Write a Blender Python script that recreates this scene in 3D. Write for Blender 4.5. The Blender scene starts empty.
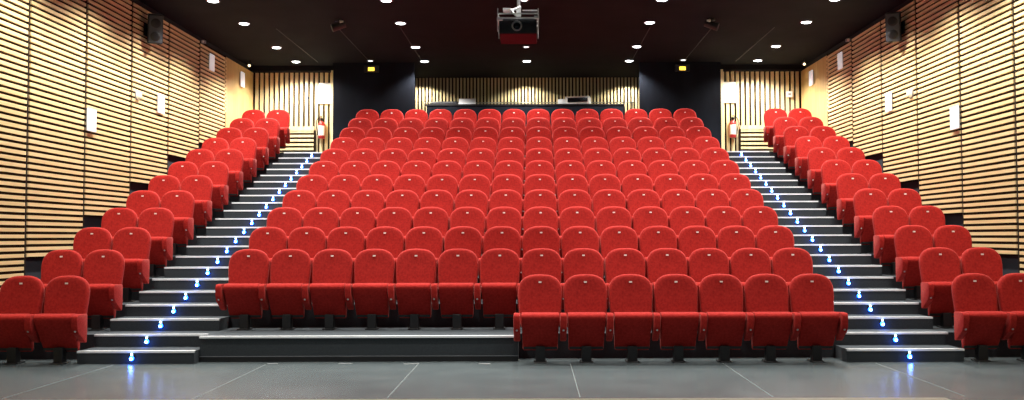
import bpy, bmesh, math, random
from mathutils import Vector, Matrix
random.seed(7)
scn = bpy.context.scene
COL = scn.collection
PI = math.pi

# ------------------------------------------------------------------ materials
def mat(name, color, rough=0.6, metal=0.0, spec=0.5, emit=None, estr=0.0, noise=None, bump=None, coat=0.0, sheen=0.0):
    m = bpy.data.materials.new(name); m.use_nodes = True
    nt = m.node_tree; b = nt.nodes['Principled BSDF']
    b.inputs['Base Color'].default_value = (*color, 1)
    b.inputs['Roughness'].default_value = rough
    b.inputs['Metallic'].default_value = metal
    b.inputs['Specular IOR Level'].default_value = spec
    b.inputs['Sheen Weight'].default_value = sheen
    if sheen:
        b.inputs['Sheen Roughness'].default_value = 0.4
        b.inputs['Sheen Tint'].default_value = (1, .35, .3, 1)
    if emit:
        b.inputs['Emission Color'].default_value = (*emit, 1)
        b.inputs['Emission Strength'].default_value = estr
    tc = nt.nodes.new('ShaderNodeTexCoord')
    if noise:
        scale, c2, stretch = noise
        mp = nt.nodes.new('ShaderNodeMapping'); mp.inputs['Scale'].default_value = stretch
        n = nt.nodes.new('ShaderNodeTexNoise'); n.inputs['Scale'].default_value = scale
        n.inputs['Detail'].default_value = 5
        r = nt.nodes.new('ShaderNodeValToRGB')
        r.color_ramp.elements[0].position = 0.32; r.color_ramp.elements[1].position = 0.68
        r.color_ramp.elements[0].color = (*color, 1); r.color_ramp.elements[1].color = (*c2, 1)
        nt.links.new(tc.outputs['Object'], mp.inputs['Vector'])
        nt.links.new(mp.outputs['Vector'], n.inputs['Vector'])
        nt.links.new(n.outputs['Fac'], r.inputs['Fac'])
        nt.links.new(r.outputs['Color'], b.inputs['Base Color'])
    if bump:
        n2 = nt.nodes.new('ShaderNodeTexNoise'); n2.inputs['Scale'].default_value = bump[0]
        bp = nt.nodes.new('ShaderNodeBump'); bp.inputs['Strength'].default_value = bump[1]
        bp.inputs['Distance'].default_value = 0.01
        nt.links.new(tc.outputs['Object'], n2.inputs['Vector'])
        nt.links.new(n2.outputs['Fac'], bp.inputs['Height'])
        nt.links.new(bp.outputs['Normal'], b.inputs['Normal'])
    return m

M = {}
M['red'] = mat('red_velvet', (0.27, 0.012, 0.010), 0.85, spec=0.12, noise=(38, (0.40, 0.022, 0.017), (1, 1, 1)), bump=(220, 0.25), sheen=0.3)
M['black'] = mat('black_metal', (0.008, 0.008, 0.009), 0.5)
M['plate'] = mat('pale_number_plate', (0.75, 0.62, 0.55), 0.4)
M['chrome'] = mat('chrome', (0.45, 0.45, 0.45), 0.55, metal=0.6)
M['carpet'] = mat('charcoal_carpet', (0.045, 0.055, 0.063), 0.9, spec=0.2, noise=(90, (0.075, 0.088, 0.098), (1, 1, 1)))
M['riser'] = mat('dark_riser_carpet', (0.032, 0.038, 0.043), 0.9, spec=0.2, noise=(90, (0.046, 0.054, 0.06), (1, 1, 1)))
M['nosing'] = mat('pale_step_edging', (0.80, 0.83, 0.85), 0.45, metal=0.0)
M['darkwall'] = mat('dark_wall_paint', (0.026, 0.030, 0.038), 0.8, spec=0.2)
M['blackwall'] = mat('blue_black_wall', (0.003, 0.004, 0.008), 0.8, spec=0.15, noise=(3, (0.006, 0.009, 0.016), (1, 1, .3)))
M['gap'] = mat('dark_batten_backing', (0.022, 0.013, 0.008), 0.9, spec=0.1)
M['slat'] = mat('honey_wood_slat', (0.71, 0.52, 0.25), 0.5, noise=(2.2, (0.83, 0.65, 0.35), (1, .25, 9)))
M['vslat'] = mat('pale_wood_slat', (0.66, 0.54, 0.28), 0.5, noise=(2.2, (0.78, 0.66, 0.40), (9, 1, .3)))
M['ply'] = mat('plain_wood_panel', (0.55, 0.36, 0.13), 0.5, noise=(2.0, (0.68, 0.47, 0.20), (1, 6, .5)))
M['strip'] = mat('stage_edge_wood', (0.125, 0.10, 0.06), 0.6, noise=(6, (0.155, 0.125, 0.08), (1, 6, 1)))
M['white'] = mat('white_board', (0.85, 0.85, 0.82), 0.5)
M['grey'] = mat('grey_metal', (0.35, 0.36, 0.38), 0.4, metal=0.5)
M['speaker'] = mat('speaker_black', (0.012, 0.013, 0.016), 0.5)
M['grille'] = mat('speaker_grille', (0.045, 0.05, 0.06), 0.6)
M['lamp'] = mat('lit_downlight', (1, 1, 1), 0.5, emit=(0.92, 0.96, 1), estr=14)
M['dimlamp'] = mat('dim_downlight', (1, 1, 1), 0.5, emit=(0.95, 0.96, 1), estr=2.5)
M['sconce'] = mat('lit_sconce_glass', (0.85, 0.85, 0.88), 0.4, emit=(1, 0.97, 1), estr=0.35)
M['round'] = mat('round_lamp_glass', (0.8, 0.8, 0.62), 0.4, emit=(1, 1, 0.7), estr=0.25)
M['exit'] = mat('lit_yellow_sign', (0.9, 0.8, 0.2), 0.5, emit=(1, 0.60, 0.05), estr=2.6)
M['blue'] = mat('blue_led_lens', (0.1, 0.3, 1), 0.3, emit=(0.01, 0.11, 1.0), estr=16)
M['cyan'] = mat('white_led_and_reflection', (0.7, 0.9, 1), 0.3, emit=(0.5, 0.78, 1.0), estr=12)
M['lens'] = mat('projector_lens', (0.01, 0.012, 0.015), 0.08)
M['redbounce'] = mat('underside_red_bounce', (0.10, 0.012, 0.018), 0.9, spec=0.05)  # red bounce light from the seats, put into the underside's colour
M['extred'] = mat('extinguisher_red', (0.55, 0.03, 0.03), 0.3)
M['tape'] = mat('pale_floor_tape', (0.24, 0.25, 0.25), 0.6)
M['orange'] = mat('warm_spot_lens', (1, .8, .5), 0.4, emit=(1, 0.75, 0.4), estr=3.5)

def floor_mat():
    m = bpy.data.materials.new('grey_stage_floor'); m.use_nodes = True
    nt = m.node_tree; b = nt.nodes['Principled BSDF']
    tc = nt.nodes.new('ShaderNodeTexCoord')
    n = nt.nodes.new('ShaderNodeTexNoise'); n.inputs['Scale'].default_value = 1.8; n.inputs['Detail'].default_value = 3
    n.inputs['Roughness'].default_value = 0.65
    r = nt.nodes.new('ShaderNodeValToRGB')
    r.color_ramp.elements[0].position = 0.3; r.color_ramp.elements[1].position = 0.72
    r.color_ramp.elements[0].color = (0.072, 0.091, 0.097, 1); r.color_ramp.elements[1].color = (0.102, 0.124, 0.130, 1)
    mp = nt.nodes.new('ShaderNodeMapping'); mp.inputs['Location'].default_value = (3.3, 7.1, 4.37)
    nt.links.new(tc.outputs['Object'], mp.inputs['Vector'])
    nt.links.new(mp.outputs['Vector'], n.inputs['Vector']); nt.links.new(n.outputs['Fac'], r.inputs['Fac'])
    nt.links.new(r.outputs['Color'], b.inputs['Base Color'])
    b.inputs['Roughness'].default_value = 0.27
    return m
M['floor'] = floor_mat()
M['ceiling'] = mat('dark_ceiling', (0.009, 0.0095, 0.012), 0.9, spec=0.06, noise=(1.5, (0.013, 0.013, 0.016), (1, 1, 1)))
M['seam'] = mat('floor_seam', (0.19, 0.21, 0.21), 0.5)
M['cseam'] = mat('ceiling_seam', (0.032, 0.032, 0.035), 0.7)

# ------------------------------------------------------------------ mesh helpers
def bx(bm, x0, x1, y0, y1, z0, z1, mi=0):
    vs = [bm.verts.new(p) for p in ((x0,y0,z0),(x1,y0,z0),(x1,y1,z0),(x0,y1,z0),(x0,y0,z1),(x1,y0,z1),(x1,y1,z1),(x0,y1,z1))]
    fs = []
    for f in ((0,3,2,1),(4,5,6,7),(0,1,5,4),(1,2,6,5),(2,3,7,6),(3,0,4,7)):
        fc = bm.faces.new([vs[i] for i in f]); fc.material_index = mi; fs.append(fc)
    return vs, fs

def bevel(bm, r, seg=2):
    bmesh.ops.bevel(bm, geom=list(bm.edges), offset=r, segments=seg, profile=0.6, affect='EDGES', clamp_overlap=True)

def prism_x(bm, prof, x0, x1, taper=0.0):
    """prof: list of (y,z); extruded in x"""
    zs = [p[1] for p in prof]; zt, zb = max(zs), min(zs)
    def xx(x, z):
        c = (x0 + x1) / 2
        return c + (x - c) * (1 - taper * (zt - z) / (zt - zb))
    a = [bm.verts.new((xx(x0, z), y, z)) for y, z in prof]
    b = [bm.verts.new((xx(x1, z), y, z)) for y, z in prof]
    n = len(prof)
    bm.faces.new(a); bm.faces.new(b[::-1])
    for i in range(n):
        bm.faces.new((a[(i+1) % n], a[i], b[i], b[(i+1) % n]))
    bmesh.ops.recalc_face_normals(bm, faces=list(bm.faces))

def cyl(bm, p0, p1, r0, r1=None, n=16, mi=0):
    r1 = r0 if r1 is None else r1
    p0, p1 = Vector(p0), Vector(p1); d = (p1 - p0).normalized()
    u = d.orthogonal().normalized(); v = d.cross(u)
    a = [bm.verts.new(p0 + r0 * (math.cos(2*PI*i/n) * u + math.sin(2*PI*i/n) * v)) for i in range(n)]
    b = [bm.verts.new(p1 + r1 * (math.cos(2*PI*i/n) * u + math.sin(2*PI*i/n) * v)) for i in range(n)]
    fs = [bm.faces.new(a[::-1]), bm.faces.new(b)]
    for i in range(n): fs.append(bm.faces.new((a[i], a[(i+1) % n], b[(i+1) % n], b[i])))
    for f in fs: f.material_index = mi

def tube(bm, pts, r, n=8):
    pts = [Vector(p) for p in pts]; prev = None
    for i, p in enumerate(pts):
        d = (pts[min(i+1, len(pts)-1)] - pts[max(i-1, 0)]).normalized()
        u = d.cross(Vector((1, 0.01, 0.02))).normalized(); v = d.cross(u)
        ring = [bm.verts.new(p + r * (math.cos(2*PI*k/n) * u + math.sin(2*PI*k/n) * v)) for k in range(n)]
        if prev:
            for k in range(n): bm.faces.new((prev[k], prev[(k+1) % n], ring[(k+1) % n], ring[k]))
        else: bm.faces.new(ring[::-1])
        prev = ring
    bm.faces.new(prev)
    bmesh.ops.recalc_face_normals(bm, faces=list(bm.faces))

def lathe(bm, prof, c, n=20, axis='z'):
    prev = None
    for r, h in prof:
        r = max(r, 1e-4)
        ring = []
        for k in range(n):
            a = 2*PI*k/n
            if axis == 'z': p = (c[0] + r*math.cos(a), c[1] + r*math.sin(a), c[2] + h)
            elif axis == 'y': p = (c[0] + r*math.cos(a), c[1] + h, c[2] + r*math.sin(a))
            else: p = (c[0] + h, c[1] + r*math.cos(a), c[2] + r*math.sin(a))
            ring.append(bm.verts.new(p))
        if prev:
            for k in range(n): bm.faces.new((prev[k], prev[(k+1) % n], ring[(k+1) % n], ring[k]))
        else: bm.faces.new(ring[::-1])
        prev = ring
    bm.faces.new(prev)
    bmesh.ops.recalc_face_normals(bm, faces=list(bm.faces))

def obj(name, bm, m, parent=None, smooth=False, loc=None):
    me = bpy.data.meshes.new(name)
    bm.to_mesh(me); bm.free()
    for mm in (m if isinstance(m, (list, tuple)) else [m]): me.materials.append(mm)
    if smooth:
        for p in me.polygons: p.use_smooth = True
        me.set_sharp_from_angle(angle=math.radians(50))
    o = bpy.data.objects.new(name, me); COL.objects.link(o)
    if parent: o.parent = parent
    if loc: o.location = loc
    return o

def thing(name, label, cat, loc=(0, 0, 0), rotz=0, group=None):
    o = bpy.data.objects.new(name, None); COL.objects.link(o)
    o.empty_display_size = 0.1
    o.location = loc; o.rotation_euler = (0, 0, rotz)
    o['label'] = label; o['category'] = cat
    if group: o['group'] = group
    return o

def tag(o, label, cat, group=None):
    o['label'] = label; o['category'] = cat
    if group: o['group'] = group
    return o

def struct(name, bm, m, label=None, parent=None):
    o = obj(name, bm, m, parent)
    if not parent:
        o['kind'] = 'structure'
        if label: o['label'] = label
    return o

def copy_tree(o, parent=None):
    c = o.copy(); COL.objects.link(c)
    c.parent = parent
    for ch in list(o.children): copy_tree(ch, c)
    return c

B = bmesh.new
ORD = ['first','second','third','fourth','fifth','sixth','seventh','eighth','ninth','tenth','eleventh','twelfth',
       'thirteenth','fourteenth','fifteenth','sixteenth','seventeenth','eighteenth','nineteenth','twentieth','twenty-first','twenty-second']

# ------------------------------------------------------------------ dimensions
R, T, D0, NS = 0.15, 0.43, 11.10, 22
PITCH = 0.5446
CW, SW, W = 3.82, 5.20, 6.5        # centre block half width, outer stair edge, wall
HC = 5.5
YB = 24.0
def fk(k): return D0 + T * k       # front of step k
def front(n): return D0 + T * (2*n - 1)

# ------------------------------------------------------------------ setting
bm = B(); bx(bm, -W-.3, W+.3, -3, YB, -0.2, 0)
fl = struct('floor', bm, M['floor'])
bm = B()
for i in range(-3, 4):
    x = -1.19 + 1.77 * i
    bx(bm, x-.004, x+.004, 8.72, 11.0, 0, .002)
obj('floor_seam', bm, M['seam'], fl)
bm = B(); bx(bm, -6.3, 3.9, 8.30, 8.64, 0, .004); obj('stage_edge_strip', bm, M['strip'], fl)

# ceiling
bm = B(); bx(bm, -W-.3, W+.3, 2, YB+.2, HC, HC+.2)
ce = struct('ceiling', bm, M['ceiling'])
bm = B()
for i in (-4, -3, -2, 2, 3, 4):
    bx(bm, i*1.2-.007, i*1.2+.007, 18.0, 21.5, HC-.006, HC)
obj('ceiling_seam', bm, M['cseam'], ce)

# side walls with slatted panels
SP = 0.0836; ST = 5.38
joints = [12.32 + 1.575*i for i in range(-4, 6)] + [20.19]
bottoms = {}
for i in range(len(joints)-1):
    k = i - 4                       # panel starting at 12.4 has k=0
    bottoms[i] = max(0.04, 0.62 + 0.59*(k+1)) if k >= -1 else 0.04
bottoms[8] = 3.36
for side, s in (('left', -1), ('right', 1)):
    bm = B(); bx(bm, min(s*(W+.04), s*(W+.3)), max(s*(W+.04), s*(W+.3)), 2, YB+.2, 0, HC)
    wl = struct('wall_'+side, bm, M['darkwall'])
    for i in range(len(joints)-1):
        y0, y1 = joints[i]+.036, joints[i+1]-.036
        z0 = bottoms[i]
        bk = B(); bx(bk, min(s*(W+.01), s*(W+.04)), max(s*(W+.01), s*(W+.04)), y0-.02, y1+.02, z0, ST+.02)
        bx(bk, min(s*(W-.012), s*(W+.04)), max(s*(W-.012), s*(W+.04)), y1+.012, y1+.052, z0, ST+.02)
        pnl = obj('slatted_panel', bk, M['gap'], wl)
        bm = B(); z = z0 + .02
        while z < ST - .03:
            bx(bm, min(s*(W-.02), s*(W+.012)), max(s*(W-.02), s*(W+.012)), y0, y1, z, z+.0455)
            z += SP
        obj('slats', bm, M['slat'], pnl)
    bm = B(); bx(bm, min(s*(W-.01), s*(W+.04)), max(s*(W-.01), s*(W+.04)), 20.23, 22.2, 3.3, ST)
    obj('plain_wood_panel', bm, M['ply'], wl)

# back niches: vertical slats
for side, s in (('left', -1), ('right', 1)):
    def X(a, b): return (min(s*a, s*b), max(s*a, s*b))
    bm = B(); x0, x1 = X(4.46, W+.3); bx(bm, x0, x1, 22.25, YB+.2, 3.3, HC)
    nb = struct('wall_back_'+side, bm, M['gap'])
    bm = B(); x = 4.60
    while x < W-.03:
        z0 = 4.08 if x > 5.02 else 3.3
        z1 = ST
        a, b = X(x, x+.074); bx(bm, a, b-.004, 22.2, 22.26, z0, z1)
        x += .118
    obj('vertical_slats', bm, M['vslat'], nb)
    bm = B(); a, b = X(4.50, 4.585); bx(bm, a, b, 21.9, 22.25, 3.3, ST); obj('door_jamb', bm, M['vslat'], nb)
    bm = B(); a, b = X(5.02, W-.02)
    bx(bm, a, b, 22.12, 22.25, 3.99, 4.09)
    z = 3.33
    while z < 3.95:
        bx(bm, a, b, 22.13, 22.2, z, z+.056); z += .102
    obj('low_slatted_panel', bm, M['vslat'], nb)
    bm = B(); a, b = X(5.0, 5.03); bx(bm, a, b, 22.10, 22.25, 3.3, 4.0); obj('panel_end', bm, M['gap'], nb)

# dark walls beside control booth, booth back
for side, s in (('left', -1), ('right', 1)):
    a, b = min(s*2.60, s*4.47), max(s*2.60, s*4.47)
    bm = B(); bx(bm, a, b, 21.6, 21.72, 3.3, HC); bx(bm, min(s*2.95,s*3.05), max(s*2.95,s*3.05), 21.72, YB+.2, 3.3, HC); dw = struct('wall_booth_'+side, bm, M['blackwall'])
    bm = B(); a, b = min(s*4.47, s*(W+.04)), max(s*4.47, s*(W+.04))
    bx(bm, a, b, 21.95, 22.25, ST, HC); struct('trim_1' if s < 0 else 'trim_2', bm, M['ceiling'])
bm = B(); bx(bm, -2.95, 2.95, 23.76, YB+.2, 3.3, HC); wb = struct('wall_back', bm, M['gap'])
bm = B(); x = -2.92
while x < 2.87:
    bx(bm, x, x+.044, 23.70, 23.77, 3.3, HC); x += .0868
obj('vertical_slats', bm, M['vslat'], wb)

# tiers
def tiers(name, xa, xb, label, b_front=None):
    e = bpy.data.objects.new(name, None); COL.objects.link(e); e['kind'] = 'structure'; e['label'] = label
    for n in range(1, 12):
        y0 = front(n)
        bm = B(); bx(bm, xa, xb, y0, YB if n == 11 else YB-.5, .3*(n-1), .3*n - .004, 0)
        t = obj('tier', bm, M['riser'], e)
        bm = B(); bx(bm, xa, xb, y0-.004, front(n+1) if n < 11 else YB, .3*n-.004, .3*n)
        obj('tier_carpet', bm, M['carpet'], t)
        if n == 1 and name == 'centre_seating_tiers':
            bm = B(); bx(bm, xa, -.03, 11.27, y0, .0, .3-.004); obj('front_riser', bm, M['riser'], t)
            bm = B(); bx(bm, xa, -.03, 11.27, y0, .3-.004, .3); obj('tier_carpet', bm, M['carpet'], t)
            bm = B(); bx(bm, xa, -.03, 11.245, 11.30, .3-.02, .303); obj('nosing', bm, M['nosing'], t)
            bm = B(); bx(bm, xa, -.03, 11.262, 11.27, .06, .066); obj('skirting_line', bm, M['grey'], t)
            bm = B(); bx(bm, xa, -.03, 11.25, 11.27, .0, .055); obj('skirting', bm, M['black'], t)
    return e
tiers('centre_seating_tiers', -CW, CW, 'carpeted tiers under the centre block of seats')
tiers('left_seating_tiers', -W-.04, -SW, 'carpeted tiers under the left block of seats')
tiers('right_seating_tiers', SW, W+.04, 'carpeted tiers under the right block of seats')

# stairs + step lights
def add_light(name, kind, loc, energy, color=(1,1,1), **kw):
    d = bpy.data.lights.new(name, kind); d.energy = energy; d.color = color
    for k, v in kw.items(): setattr(d, k, v)
    o = bpy.data.objects.new(name, d); COL.objects.link(o); o.location = loc
    return o
def step_light():
    t = thing('step_light', '', 'light')
    bm = B(); lathe(bm, [(.0,.0),(.034,.0),(.034,-.012),(.026,-.018),(.0,-.018)], (0,0,0), 14, 'y'); obj('housing', bm, M['black'], t, True)
    bm = B()
    lathe(bm, [(.0,.0),(.028,.0),(.024,-.012),(.014,-.022),(0,-.026)], (0,-.018,-.016), 14, 'y'); obj('blue_lens', bm, M['blue'], t, True)
    bm = B(); lathe(bm, [(.0,.0),(.013,.0),(.011,-.010),(0,-.016)], (0,-.020,.030), 10, 'y'); obj('led_and_reflection', bm, M['cyan'], t, True)
    bm = B(); lathe(bm, [(.0,.0),(.016,.0),(.012,-.009),(0,-.014)], (0,-.040,-.022), 10, 'y'); obj('led_and_reflection', bm, M['cyan'], t, True)  # lower glowing lobe stands in for the LED's reflection on the tread
    g = add_light('led_glow', 'POINT', (0, -.080, -.045), .50, (0.02, 0.16, 1), shadow_soft_size=.012); g.parent = t
    return t
sl0 = step_light(); used = False
sl0_unused = None
for side, s in (('left', -1), ('right', 1)):
    st = thing('aisle_staircase', f'dark carpeted aisle staircase with pale step edges on the {side} side', 'staircase', (s*(CW+SW)/2, D0, 0))
    hw = (SW-CW)/2 - .002
    for k in range(NS):
        y0 = T*k; y1 = 22.19-D0 if k == NS-1 else 21.5-D0
        bm = B(); vs, fs = bx(bm, -hw, hw, y0, y1, R*k+.0005, R*(k+1)-.001)
        fs[1].material_index = 1
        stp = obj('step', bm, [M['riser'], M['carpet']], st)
        bm = B(); bx(bm, -hw, hw, y0-.008, y0+.045, R*(k+1)-.022, R*(k+1)+.002)
        obj('nosing', bm, M['nosing'], stp)
        l = sl0 if not used else copy_tree(sl0); used = True
        l.location = (s*(4.55+.05*k/21), fk(k), R*k + .082)
        l['label'] = f'small blue step light on the {ORD[k]} riser of the {side} stairs'
        l['group'] = f'blue step lights on the {side} stairs'

# ------------------------------------------------------------------ seats
def super_pad(w_top, w_bot, z0, z1, arch, T1, T2, n=44, rings=9):
    """puffy arched pad in XZ, front towards -y (thickness T1), rear T2"""
    zc = (z0+z1)/2; pts = []
    N = n
    for i in range(N):
        a = 2*PI*i/N
        ca, sa = math.cos(a), math.sin(a)
        e_x = 2/2.65 if sa > 0 else 2/6
        e_z = e_x
        cx = math.copysign(abs(ca)**e_x, ca); cz = math.copysign(abs(sa)**e_z, sa)
        if sa > 0: z = (z1-arch) + arch*cz
        else: z = (z1-arch) + (z1-arch-z0)*cz
        f = min(1, max(0, (z-z0)/(z1-arch-z0)))
        x = cx * (w_bot + (w_top-w_bot)*f)
        pts.append((x, z))
    bm = B()
    zc = z0 + (z1-z0)*.52
    cen = (0, zc)
    def layer(rr, sign):
        th = T1 if sign < 0 else T2
        yy = sign * th * (1 - rr**5)**(1/2.4)
        return [bm.verts.new((cen[0]+(x-cen[0])*rr, yy + (.034*(1-min(1,rr/.93)**4) if sign < 0 else 0), cen[1]+(z-cen[1])*rr)) for x, z in pts]
    rs = [1, .992, .97, .93, .87, .78, .6, .35, .12]
    edge = layer(1, -1)
    for sign in (-1, 1):
        prev = edge
        for rr in rs[1:]:
            cur = layer(rr, sign)
            for i in range(N): bm.faces.new((prev[i], prev[(i+1) % N], cur[(i+1) % N], cur[i]))
            prev = cur
        bm.faces.new(prev)
    bmesh.ops.recalc_face_normals(bm, faces=list(bm.faces))
    return bm

def arm_mesh(x):
    bm = B()
    prism_x(bm, [(-.16,.58),(-.30,.588),(-.38,.588),(-.415,.565),(-.42,.52),(-.405,.42),(-.365,.36),(-.29,.315),(-.22,.26),(-.17,.24),(-.16,.35)], x-.038, x+.038)
    bevel(bm, .016, 2)
    return bm

def make_seat(two_arms):
    t = thing('theatre_seat', '', 'seat')
    bm = super_pad(.264, .238, .33, 1.02, .235, .075, .05)
    rot = Matrix.Translation((0, 0, .5)) @ Matrix.Rotation(-math.radians(10), 4, 'X') @ Matrix.Translation((0, -.075, -.5))
    bm.transform(rot)
    bk = obj('backrest', bm, M['red'], t, True)
    bm = B(); bx(bm, -.017, .017, -.006, 0, -.009, .009)
    bm.transform(Matrix.Translation((0, 0, .5)) @ Matrix.Rotation(-math.radians(10), 4, 'X') @ Matrix.Translation((0, -.075-.052, .418)))
    obj('number_plate', bm, M['plate'], bk)
    bm = B()
    prism_x(bm, [(-.15,.56),(-.24,.592),(-.33,.592),(-.375,.570),(-.385,.535),(-.335,.44),(-.25,.30),(-.165,.16),(-.135,.13),(-.11,.2),(-.13,.36)], -.222, .222, taper=.08)
    bevel(bm, .02, 2)
    obj('seat_cushion', bm, M['red'], t, True)
    for x in ([-PITCH/2, PITCH/2] if two_arms else [-PITCH/2]):
        a = obj('armrest', arm_mesh(x), M['red'], t, True)
        bm = B(); lathe(bm, [(0,0),(.013,0),(.010,-.008),(0,-.011)], (x,-.385,.395), 10, 'y'); obj('bolt', bm, M['chrome'], a)
    bm = B()
    bx(bm, -.055, .055, -.235, -.13, .012, .19); bx(bm, -.075, .075, -.28, -.06, 0, .014)
    bx(bm, -.20, .20, -.18, -.10, .15, .185)
    bevel(bm, .004, 1)
    obj('pedestal', bm, M['black'], t)
    return t

protoA, protoB = make_seat(False), make_seat(True)
usedp = set()
def place_seat(two, x, y, z, label, group):
    p = protoB if two else protoA
    if two in usedp: r = copy_tree(p)
    else: r = p; usedp.add(two)
    r.location = (x, y, z); r['label'] = label; r['group'] = group

def row_y(n): return 11.33 if n == 0 else 12.30 + .86*(n-1)
for n in range(12):
    y = row_y(n); z = .3*n
    if n == 0:
        for j in range(7):
            place_seat(j == 6, (PITCH-.0035)*(j+.5)-.04, y, z,
                f'red folding seat in the short front row at floor level, {ORD[j]} from its left end', 'red seats of the short front row')
    else:
        for j in range(14):
            lab = (f'{ORD[j]} from the left aisle' if j < 7 else f'{ORD[13-j]} from the right aisle')
            place_seat(j == 13, (PITCH-.0012)*(j-6.5)-.014, y, z,
                f'red folding seat, centre block, {ORD[n]} row from the front, {lab}', 'red seats of the centre block')
    for side, s in (('left', -1), ('right', 1)):
        for j in range(2):
            x = s*(5.215 + PITCH*(j+.5) - .065 + .115*n/11)
            # j=0 next to the aisle
            pos = 'beside the stairs' if j == 0 else 'beside the wall'
            two = (s < 0 and j == 0) or (s > 0 and j == 1)
            place_seat(two, x, y, z, f'red folding seat, {side} side block, {ORD[n]} row from the front, {pos}', f'red seats of the {side} side block')

# ------------------------------------------------------------------ lamps

def downlight(r, matl):
    t = thing('ceiling_downlight', '', 'ceiling light')
    bm = B(); lathe(bm, [(r,0),(r+.02,0),(r+.024,-.008),(r+.004,-.014),(r,-.004)], (0,0,0), 24)
    obj('trim_ring', bm, M['grey'], t, True)
    bm = B(); lathe(bm, [(0,-.001),(r,-.001),(r*.9,-.018),(0,-.024)], (0,0,0), 24)
    obj('diffuser', bm, matl, t, True)
    return t
dl0 = downlight(.088, M['lamp']); dl1 = downlight(.055, M['dimlamp']); u0 = u1 = False
rowsY = [7.6, 9.6, 11.9, 14.0, 15.85, 17.55, 19.78, 21.4]
rn = {15.85:'fourth row from the back', 17.55:'third row from the back', 19.78:'second row from the back', 21.4:'row nearest the back'}
xn = {-5.28:'far left column', -2.34:'inner left column', 0:'middle column', 2.34:'inner right column', 5.28:'far right column'}
for y in rowsY:
    for x in (-5.28, -2.34, 0, 2.34, 5.28):
        if y in rn:
            if x == 0 and y in (15.85, 19.78): d = dl1 if not u1 else copy_tree(dl1); u1 = True
            else: d = dl0 if not u0 else copy_tree(dl0); u0 = True
            d.location = (x, y, HC); d['label'] = f'{"small dim" if x == 0 and y in (15.85, 19.78) else "round lit"} ceiling downlight, {xn[x]}, {rn[y]}'
            d['group'] = 'round downlights in the black ceiling'
        e = {7.6: 120, 9.6: 205}.get(y, 400)
        ang = 112
        if abs(x) > 5: e *= 1.42; ang = 134
        if y > 21 and abs(x) > 5: e = 520; ang = 150
        if 19 < y and abs(x) < 5: e = 340; ang = 128
        add_light('downlight_beam', 'SPOT', (x, y, HC-.05), e, (1.0, 0.96, 0.90), spot_size=math.radians(ang), spot_blend=.55, shadow_soft_size=.09)
for x in (-2.65, -.02, 2.5):
    add_light('booth_slat_fill', 'SPOT', (x, 23.25, HC-.03), 130, (1.0, .95, .8), spot_size=math.radians(138), spot_blend=.5, shadow_soft_size=.04)  # added spots without fixtures, to throw scallops on the booth slats
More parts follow.
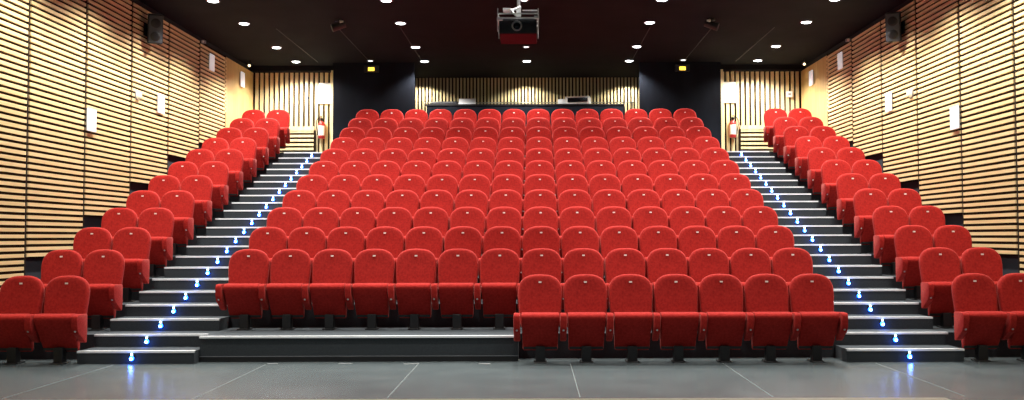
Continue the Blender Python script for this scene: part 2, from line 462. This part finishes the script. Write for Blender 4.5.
for s, nm in ((-1, 'left'), (1, 'right')):
    d = dl1 if not u1 else copy_tree(dl1); u1 = True
    d.location = (s*3.56, 21.3, HC); d['label'] = f'tiny dim ceiling downlight above the yellow sign on the {nm}'
    d['group'] = 'tiny dim downlights'
    # yellow exit lamp
    t = thing('exit_sign', f'small glowing yellow sign high on the dark wall, {nm} of the booth', 'sign', (s*3.58, 21.58, 5.33), group='glowing yellow signs')
    bm = B(); bx(bm, -.17, .17, -.05, 0, -.06, .10); bevel(bm, .008, 1); obj('housing', bm, M['black'], t)
    bm = B(); bx(bm, -.07, .07, -.056, -.05, -.03, .05); obj('lit_face', bm, M['exit'], t)
    # ceiling spotlight can
    t = thing('ceiling_spotlight', f'black spotlight can hanging from the ceiling, {nm} of the projector', 'spotlight', (s*3.46, 17.3, HC), group='black ceiling spotlight cans')
    bm = B(); cyl(bm, (0,0,0), (0,0,-.03), .06); cyl(bm, (0,0,-.03), (0,0,-.10), .012); obj('bracket', bm, M['black'], t)
    bm = B(); cyl(bm, (-s*.13,.0,-.08), (s*.10,-.07,-.17), .06, .075); obj('lamp_can', bm, M['speaker'], t, True)
    bm = B(); cyl(bm, (-s*.1,-.03,-.05), (-s*.035,-.05,-.055), .03, .04); obj('can_highlight', bm, M['white'], t)  # white piece paints a highlight onto the black can
    # wall speaker
    t = thing('wall_speaker', f'black loudspeaker mounted high on the {nm} slatted wall', 'speaker', (s*6.47, 15.95, 5.02), group='black wall loudspeakers')
    bm = B(); bx(bm, -.12, .12, -.13, .13, -.25, .25); bevel(bm, .02, 2)
    rt = Matrix.Translation((-s*.17, 0, .02)) @ Matrix.Rotation(-s*math.radians(25), 4, 'Z') @ Matrix.Rotation(math.radians(14), 4, 'X')
    bm.transform(rt); obj('cabinet', bm, M['speaker'], t, True)
    bm = B(); bx(bm, -.105, .105, -.142, -.128, -.23, .23); bevel(bm, .005, 1); bm.transform(rt); obj('grille', bm, M['grille'], t)
    bm = B()
    for zz in (-.12, .1): lathe(bm, [(0,0),(.08,0),(.07,-.008),(.02,-.003),(0,-.005)], (0,-.142,zz), 18, 'y')
    bm.transform(rt); obj('driver_ring', bm, M['black'], t, True)
    bm = B(); bx(bm, min(0,-s*.2), max(0,-s*.2), -.02, .02, -.02, .02); bx(bm, min(0,-s*.02), max(0,-s*.02), -.07, .07, -.1, .1); obj('bracket', bm, M['black'], t)
    # sconces
    for y, z, where, w in ((14.02, 3.235, 'the one nearest the stage', .135), (16.62, 3.85, 'the second from the stage', .135), (19.22, 5.07, 'the third, high up', .13), (21.25, 5.06, 'the one on plain wood near the back', .13)):
        t = thing('wall_sconce', f'white box wall lamp on the {nm} wall, {where}', 'wall lamp', (s*6.48, y, z), group=f'white box wall lamps on the {nm} wall')
        bm = B(); bx(bm, min(0,-s*.02), max(0,-s*.02), -w*.8, w*.8, -.15, .15); obj('back_plate', bm, M['grey'], t)
        bm = B(); prism = [(-w,-.185),(w,-.185),(w,.185),(-w,.185)]
        bx(bm, min(-s*.02,-s*.045), max(-s*.02,-s*.045), -w, w, -.17, .17); bevel(bm, .012, 2); obj('glass_shade', bm, M['sconce'], t, True)
    t = thing('round_wall_lamp', f'small pale round lamp on the {nm} slatted wall', 'wall lamp', (s*6.48, 15.68, 3.86), group='small round wall lamps')
    bm = B(); lathe(bm, [(0,0),(.085,0),(.085,-s*.02),(0,-s*.02)], (0,0,0), 20, 'x'); obj('base', bm, M['grey'], t)
    bm = B(); lathe(bm, [(0,-s*.02),(.075,-s*.02),(.065,-s*.05),(.035,-s*.07),(0,-s*.078)], (0,0,0), 20, 'x'); obj('dome', bm, M['round'], t, True)
    # little corner spots above plain wood
    t = thing('corner_spotlight', f'tiny warm spotlight under the ceiling at the {nm} back corner', 'spotlight', (s*6.3, 21.3, HC), group='tiny warm corner spotlights')
    bm = B(); cyl(bm, (0,0,0), (0,0,-.06), .02); cyl(bm, (0,.05,-.08), (0,-.05,-.12), .04); obj('lamp_can', bm, M['black'], t, True)
    bm = B(); cyl(bm, (0,-.051,-.12), (0,-.058,-.123), .028); obj('lens', bm, M['orange'], t)
    # small sensor on wall top
    t = thing('wall_sensor', f'small grey sensor at the top of the {nm} slatted wall', 'sensor', (s*6.46, 18.75, 5.40), group='small grey wall sensors')
    bm = B(); bx(bm, -.04, .04, -.04, .04, -.03, .03); bevel(bm, .008, 1); obj('body', bm, M['grey'], t)
    bm = B(); lathe(bm, [(0,0),(.03,0),(.02,-.02),(0,-.028)], (0,-.04,0), 12, 'y'); obj('dome', bm, M['white'], t, True)
    # white board in the niche
    o = B(); bx(o, -.17, .17, -.03, 0, -.25, .25); bevel(o, .006, 1)
    tag(obj('white_panel', o, M['white'], loc=(s*4.77, 22.19, 4.88)), f'white rectangular panel high on the slats of the {nm} doorway niche', 'panel', 'white niche panels')
    # fire extinguisher
    t = thing('fire_extinguisher', f'red fire extinguisher with painted pale glare hung on the {nm} niche slats', 'fire extinguisher', (s*4.84, 22.095, 3.80), group='hung fire extinguishers')
    bm = B(); lathe(bm, [(0,0),(.07,0),(.078,.012),(.078,.33),(.066,.37),(.035,.40),(.025,.42),(0,.42)], (0,0,0), 22); obj('cylinder', bm, M['extred'], t, True)
    bm = B()
    n = 14
    vs0 = []; vs1 = []
    for i in range(n+1):
        a = -PI/2 + (i/n-.5)*2.4
        vs0.append(bm.verts.new((.0795*math.cos(a), .0795*math.sin(a), .07))); vs1.append(bm.verts.new((.0795*math.cos(a), .0795*math.sin(a), .30)))
    for i in range(n): bm.faces.new((vs0[i], vs0[i+1], vs1[i+1], vs1[i]))
    obj('glare_sleeve', bm, M['white'], t, True)  # white sleeve paints the glare on the red cylinder
    bm = B(); bx(bm, -.03, .03, -.03, .03, .42, .46); bx(bm, -.02, .02, -.12, .03, .46, .485); bx(bm, -.015, .015, -.11, -.01, .505, .52); obj('valve', bm, M['black'], t)
    bm = B(); tube(bm, [(s*.03,0,.44),(s*.09,-.01,.47),(s*.125,-.01,.42),(s*.125,-.01,.3),(s*.10,-.02,.16),(s*.09,-.03,.08)], .013); obj('hose', bm, M['black'], t, True)
    bm = B(); bx(bm, -.05, .05, .05, .10, .25, .29); obj('bracket', bm, M['black'], t)
# small white wall box, right niche
t = thing('wall_box', 'small white box on the slats above the right block top row', 'box', (6.2, 22.19, 4.83))
bm = B(); bx(bm, -.07, .07, -.05, 0, -.07, .07); bevel(bm, .01, 2); obj('cover', bm, M['white'], t, True)
bm = B(); bx(bm, -.03, .03, -.056, -.05, -.02, .02); obj('button', bm, M['grey'], t)
t = thing('coat_hook', 'tiny dark hook on the bright slats of the left niche', 'hook', (-5.17, 22.19, 4.77))
bm = B(); bx(bm, -.03, .03, -.01, 0, -.015, .015); tube(bm, [(0,-.01,0),(0,-.05,-.01),(0,-.06,.02)], .008); obj('hook', bm, M['black'], t)

# ------------------------------------------------------------------ control booth
t = thing('booth_counter', 'long black control booth counter behind the top row', 'counter', (0, 22.0, 3.3))
bm = B(); bx(bm, -2.36, 2.27, 0, .06, 0, 1.26); obj('front_panel', bm, M['blackwall'], t)
bm = B(); bx(bm, -2.38, 2.29, -.02, .62, 1.26, 1.29); obj('worktop', bm, M['black'], t)
bm = B(); bx(bm, -2.36, -2.32, .06, .6, 0, 1.26); obj('side_panel', bm, M['blackwall'], t)
bm = B(); bx(bm, 2.23, 2.27, .06, .6, 0, 1.26); obj('side_panel', bm, M['blackwall'], t)
zt = 4.59
t = thing('mixing_console', 'low black mixing desk on the left end of the booth counter', 'mixing desk', (-1.98, 22.30, zt))
bm = B(); prism_x(bm, [(-.2,0),(-.2,.05),(.2,.14),(.2,0)], -.30, .34); bevel(bm, .006, 1); obj('body', bm, M['speaker'], t)
bm = B()
for i in range(16):
    x = -.26 + i*.036; bx(bm, x, x+.014, -.12, -.08, .066, .088)
obj('faders', bm, M['grey'], t)
t = thing('laptop', 'silver laptop tilted up beside the mixing desk on the booth counter', 'laptop', (-1.42, 22.28, zt))
bm = B(); bx(bm, -.20, .20, -.13, .13, 0, .02); bevel(bm, .004, 1); obj('keyboard_base', bm, M['grey'], t)
bm = B(); bx(bm, -.20, .20, -.008, .008, 0, .20); bevel(bm, .004, 1)
bm.transform(Matrix.Translation((0, -.13, .02)) @ Matrix.Rotation(math.radians(-40), 4, 'X')); obj('screen_lid', bm, M['nosing'], t)
t = thing('video_projector', 'white-framed box projector with black front on the booth counter', 'projector', (1.14, 22.28, zt), math.radians(-10))
bm = B(); bx(bm, -.22, .36, -.16, .18, .02, .20); bevel(bm, .012, 2); obj('casing', bm, M['white'], t, True)
bm = B(); bx(bm, -.16, .32, -.17, -.158, .06, .165); obj('black_front', bm, M['lens'], t)
bm = B(); bx(bm, -.40, -.23, -.10, .12, .02, .15); bevel(bm, .01, 1); obj('side_module', bm, M['nosing'], t, True)
bm = B()
for x in (-.18, .3): cyl(bm, (x,-.1,0), (x,-.1,.025), .018)
cyl(bm, (.05,.13,0), (.05,.13,.025), .018); obj('feet', bm, M['black'], t)
# thin handrail
t = thing('handrail', 'thin pale rail running above the booth counter ends', 'rail', (0, 22.75, 3.3))
bm = B(); cyl(bm, (-2.58,0,1.43), (2.58,0,1.43), .011, n=8); obj('rail_bar', bm, M['grey'], t)
for x in (-2.55, 2.55):
    bm = B(); cyl(bm, (x,0,0), (x,0,1.43), .012, n=8); obj('rail_post', bm, M['grey'], t)

# ------------------------------------------------------------------ hanging projector
px, py = -.03, 12.0
t = thing('hanging_projector', 'black projector in a metal cage hung from the ceiling centre', 'projector', (px, py, HC))
bm = B(); cyl(bm, (0,0,0), (0,0,-1.06), .022, n=12); obj('pole', bm, M['grey'], t, True)
bm = B(); lathe(bm, [(0,0),(.09,0),(.09,-.012),(.03,-.02),(0,-.02)], (0,0,0), 20); obj('ceiling_plate', bm, M['grey'], t, True)
def Z(y): return 1.473 + (237-y)*py/942 - HC
bm = B(); bx(bm, -.245, .235, -.22, .42, Z(35.5), Z(19.5)); bevel(bm, .02, 2); pb = obj('projector_body', bm, M['speaker'], t, True)
bm = B(); lathe(bm, [(.0,0),(.062,0),(.066,-.03),(.054,-.036),(.05,-.012),(0,-.012)], (-.02,-.22,Z(28.5)), 22, 'y'); ln = obj('lens_ring', bm, M['grey'], pb, True)
bm = B(); lathe(bm, [(.0,-.012),(.046,-.012),(.03,-.022),(0,-.026)], (-.02,-.222,Z(28.5)), 22, 'y'); obj('lens', bm, M['lens'], pb, True)
bm = B()
for zz in (Z(16.2), Z(20.6)):
    for yy in (-.24, .2):
        bx(bm, -.26, .25, yy-.007, yy+.007, zz-.008, zz+.008)
    for xx in (-.26, .25):
        bx(bm, xx-.007, xx+.007, -.24, .2, zz-.007, zz+.007)
for xx in (-.26, .25):
    bx(bm, xx-.005, xx+.005, -.245, -.235, Z(34), Z(11)); bx(bm, xx-.005, xx+.005, .19, .20, Z(34), Z(11))
obj('cage', bm, M['nosing'], t)
bm = B()
bx(bm, -.20, -.10, -.12, .12, Z(9.5), Z(8.2)); bx(bm, .05, .24, -.10, -.08, Z(10.8), Z(9.8))
bx(bm, -.03, .03, -.06, .06, Z(16), Z(6.5))
tube(bm, [(-.11,-.1,Z(10.5)),(-.03,-.1,Z(9)),(.03,-.1,Z(6.5))], .016); tube(bm, [(-.10,-.1,Z(9.5)),(-.055,-.12,Z(14)),(-.03,-.1,Z(16))], .014)
obj('mount_bracket', bm, M['nosing'], t)
bm = B(); bx(bm, -.27, -.20, -.27, -.2, Z(23), Z(20.5)); bx(bm, .20, .26, -.27, -.2, Z(21.5), Z(19)); obj('clamp', bm, M['nosing'], t)
bm = B(); bx(bm, -.24, .23, -.21, .415, Z(35.5)-.006, Z(35.5)); obj('bottom_panel', bm, M['redbounce'], t)  # underside coloured with the red light bounced up from the seats

# ------------------------------------------------------------------ tape marks
for i, (x, y, a, w) in enumerate(((-2.9, 11.08, .1, .12), (-2.05, 11.08, 0, .16), (-1.27, 11.04, .3, .18), (-.42, 11.04, -.1, .14))):
    bm = B(); bx(bm, -w/2, w/2, -.02, .02, 0, .003)
    o = obj('tape_mark', bm, M['tape'], loc=(x, y, 0)); o.rotation_euler.z = a
    tag(o, f'pale tape mark on the grey floor by the platform, {ORD[i]} from the left stairs', 'tape mark', 'tape marks on the floor')

# ------------------------------------------------------------------ world, stage light, camera
w = bpy.data.worlds.new('dim_hall'); scn.world = w; w.use_nodes = True
w.node_tree.nodes['Background'].inputs[0].default_value = (0.8, 0.9, 1.0, 1)
w.node_tree.nodes['Background'].inputs[1].default_value = 0.10
cam = bpy.data.cameras.new('camera'); co = bpy.data.objects.new('camera', cam); COL.objects.link(co)
co.location = (0.167, 0, 1.473)
co.rotation_mode = 'XYZ'
Rm = Matrix.Rotation(math.radians(90+2.25), 4, 'X') @ Matrix.Rotation(math.radians(-.15), 4, 'Z')
co.rotation_euler = Rm.to_euler()
cam.sensor_width = 36; cam.lens = 942/1024*36; cam.shift_x = -22.5/1024
cam.clip_end = 100
scn.camera = co
vs = scn.view_settings
vs.view_transform = 'Standard'; vs.look = 'None'; vs.exposure = 0.0; vs.gamma = 1; vs.use_curve_mapping = False
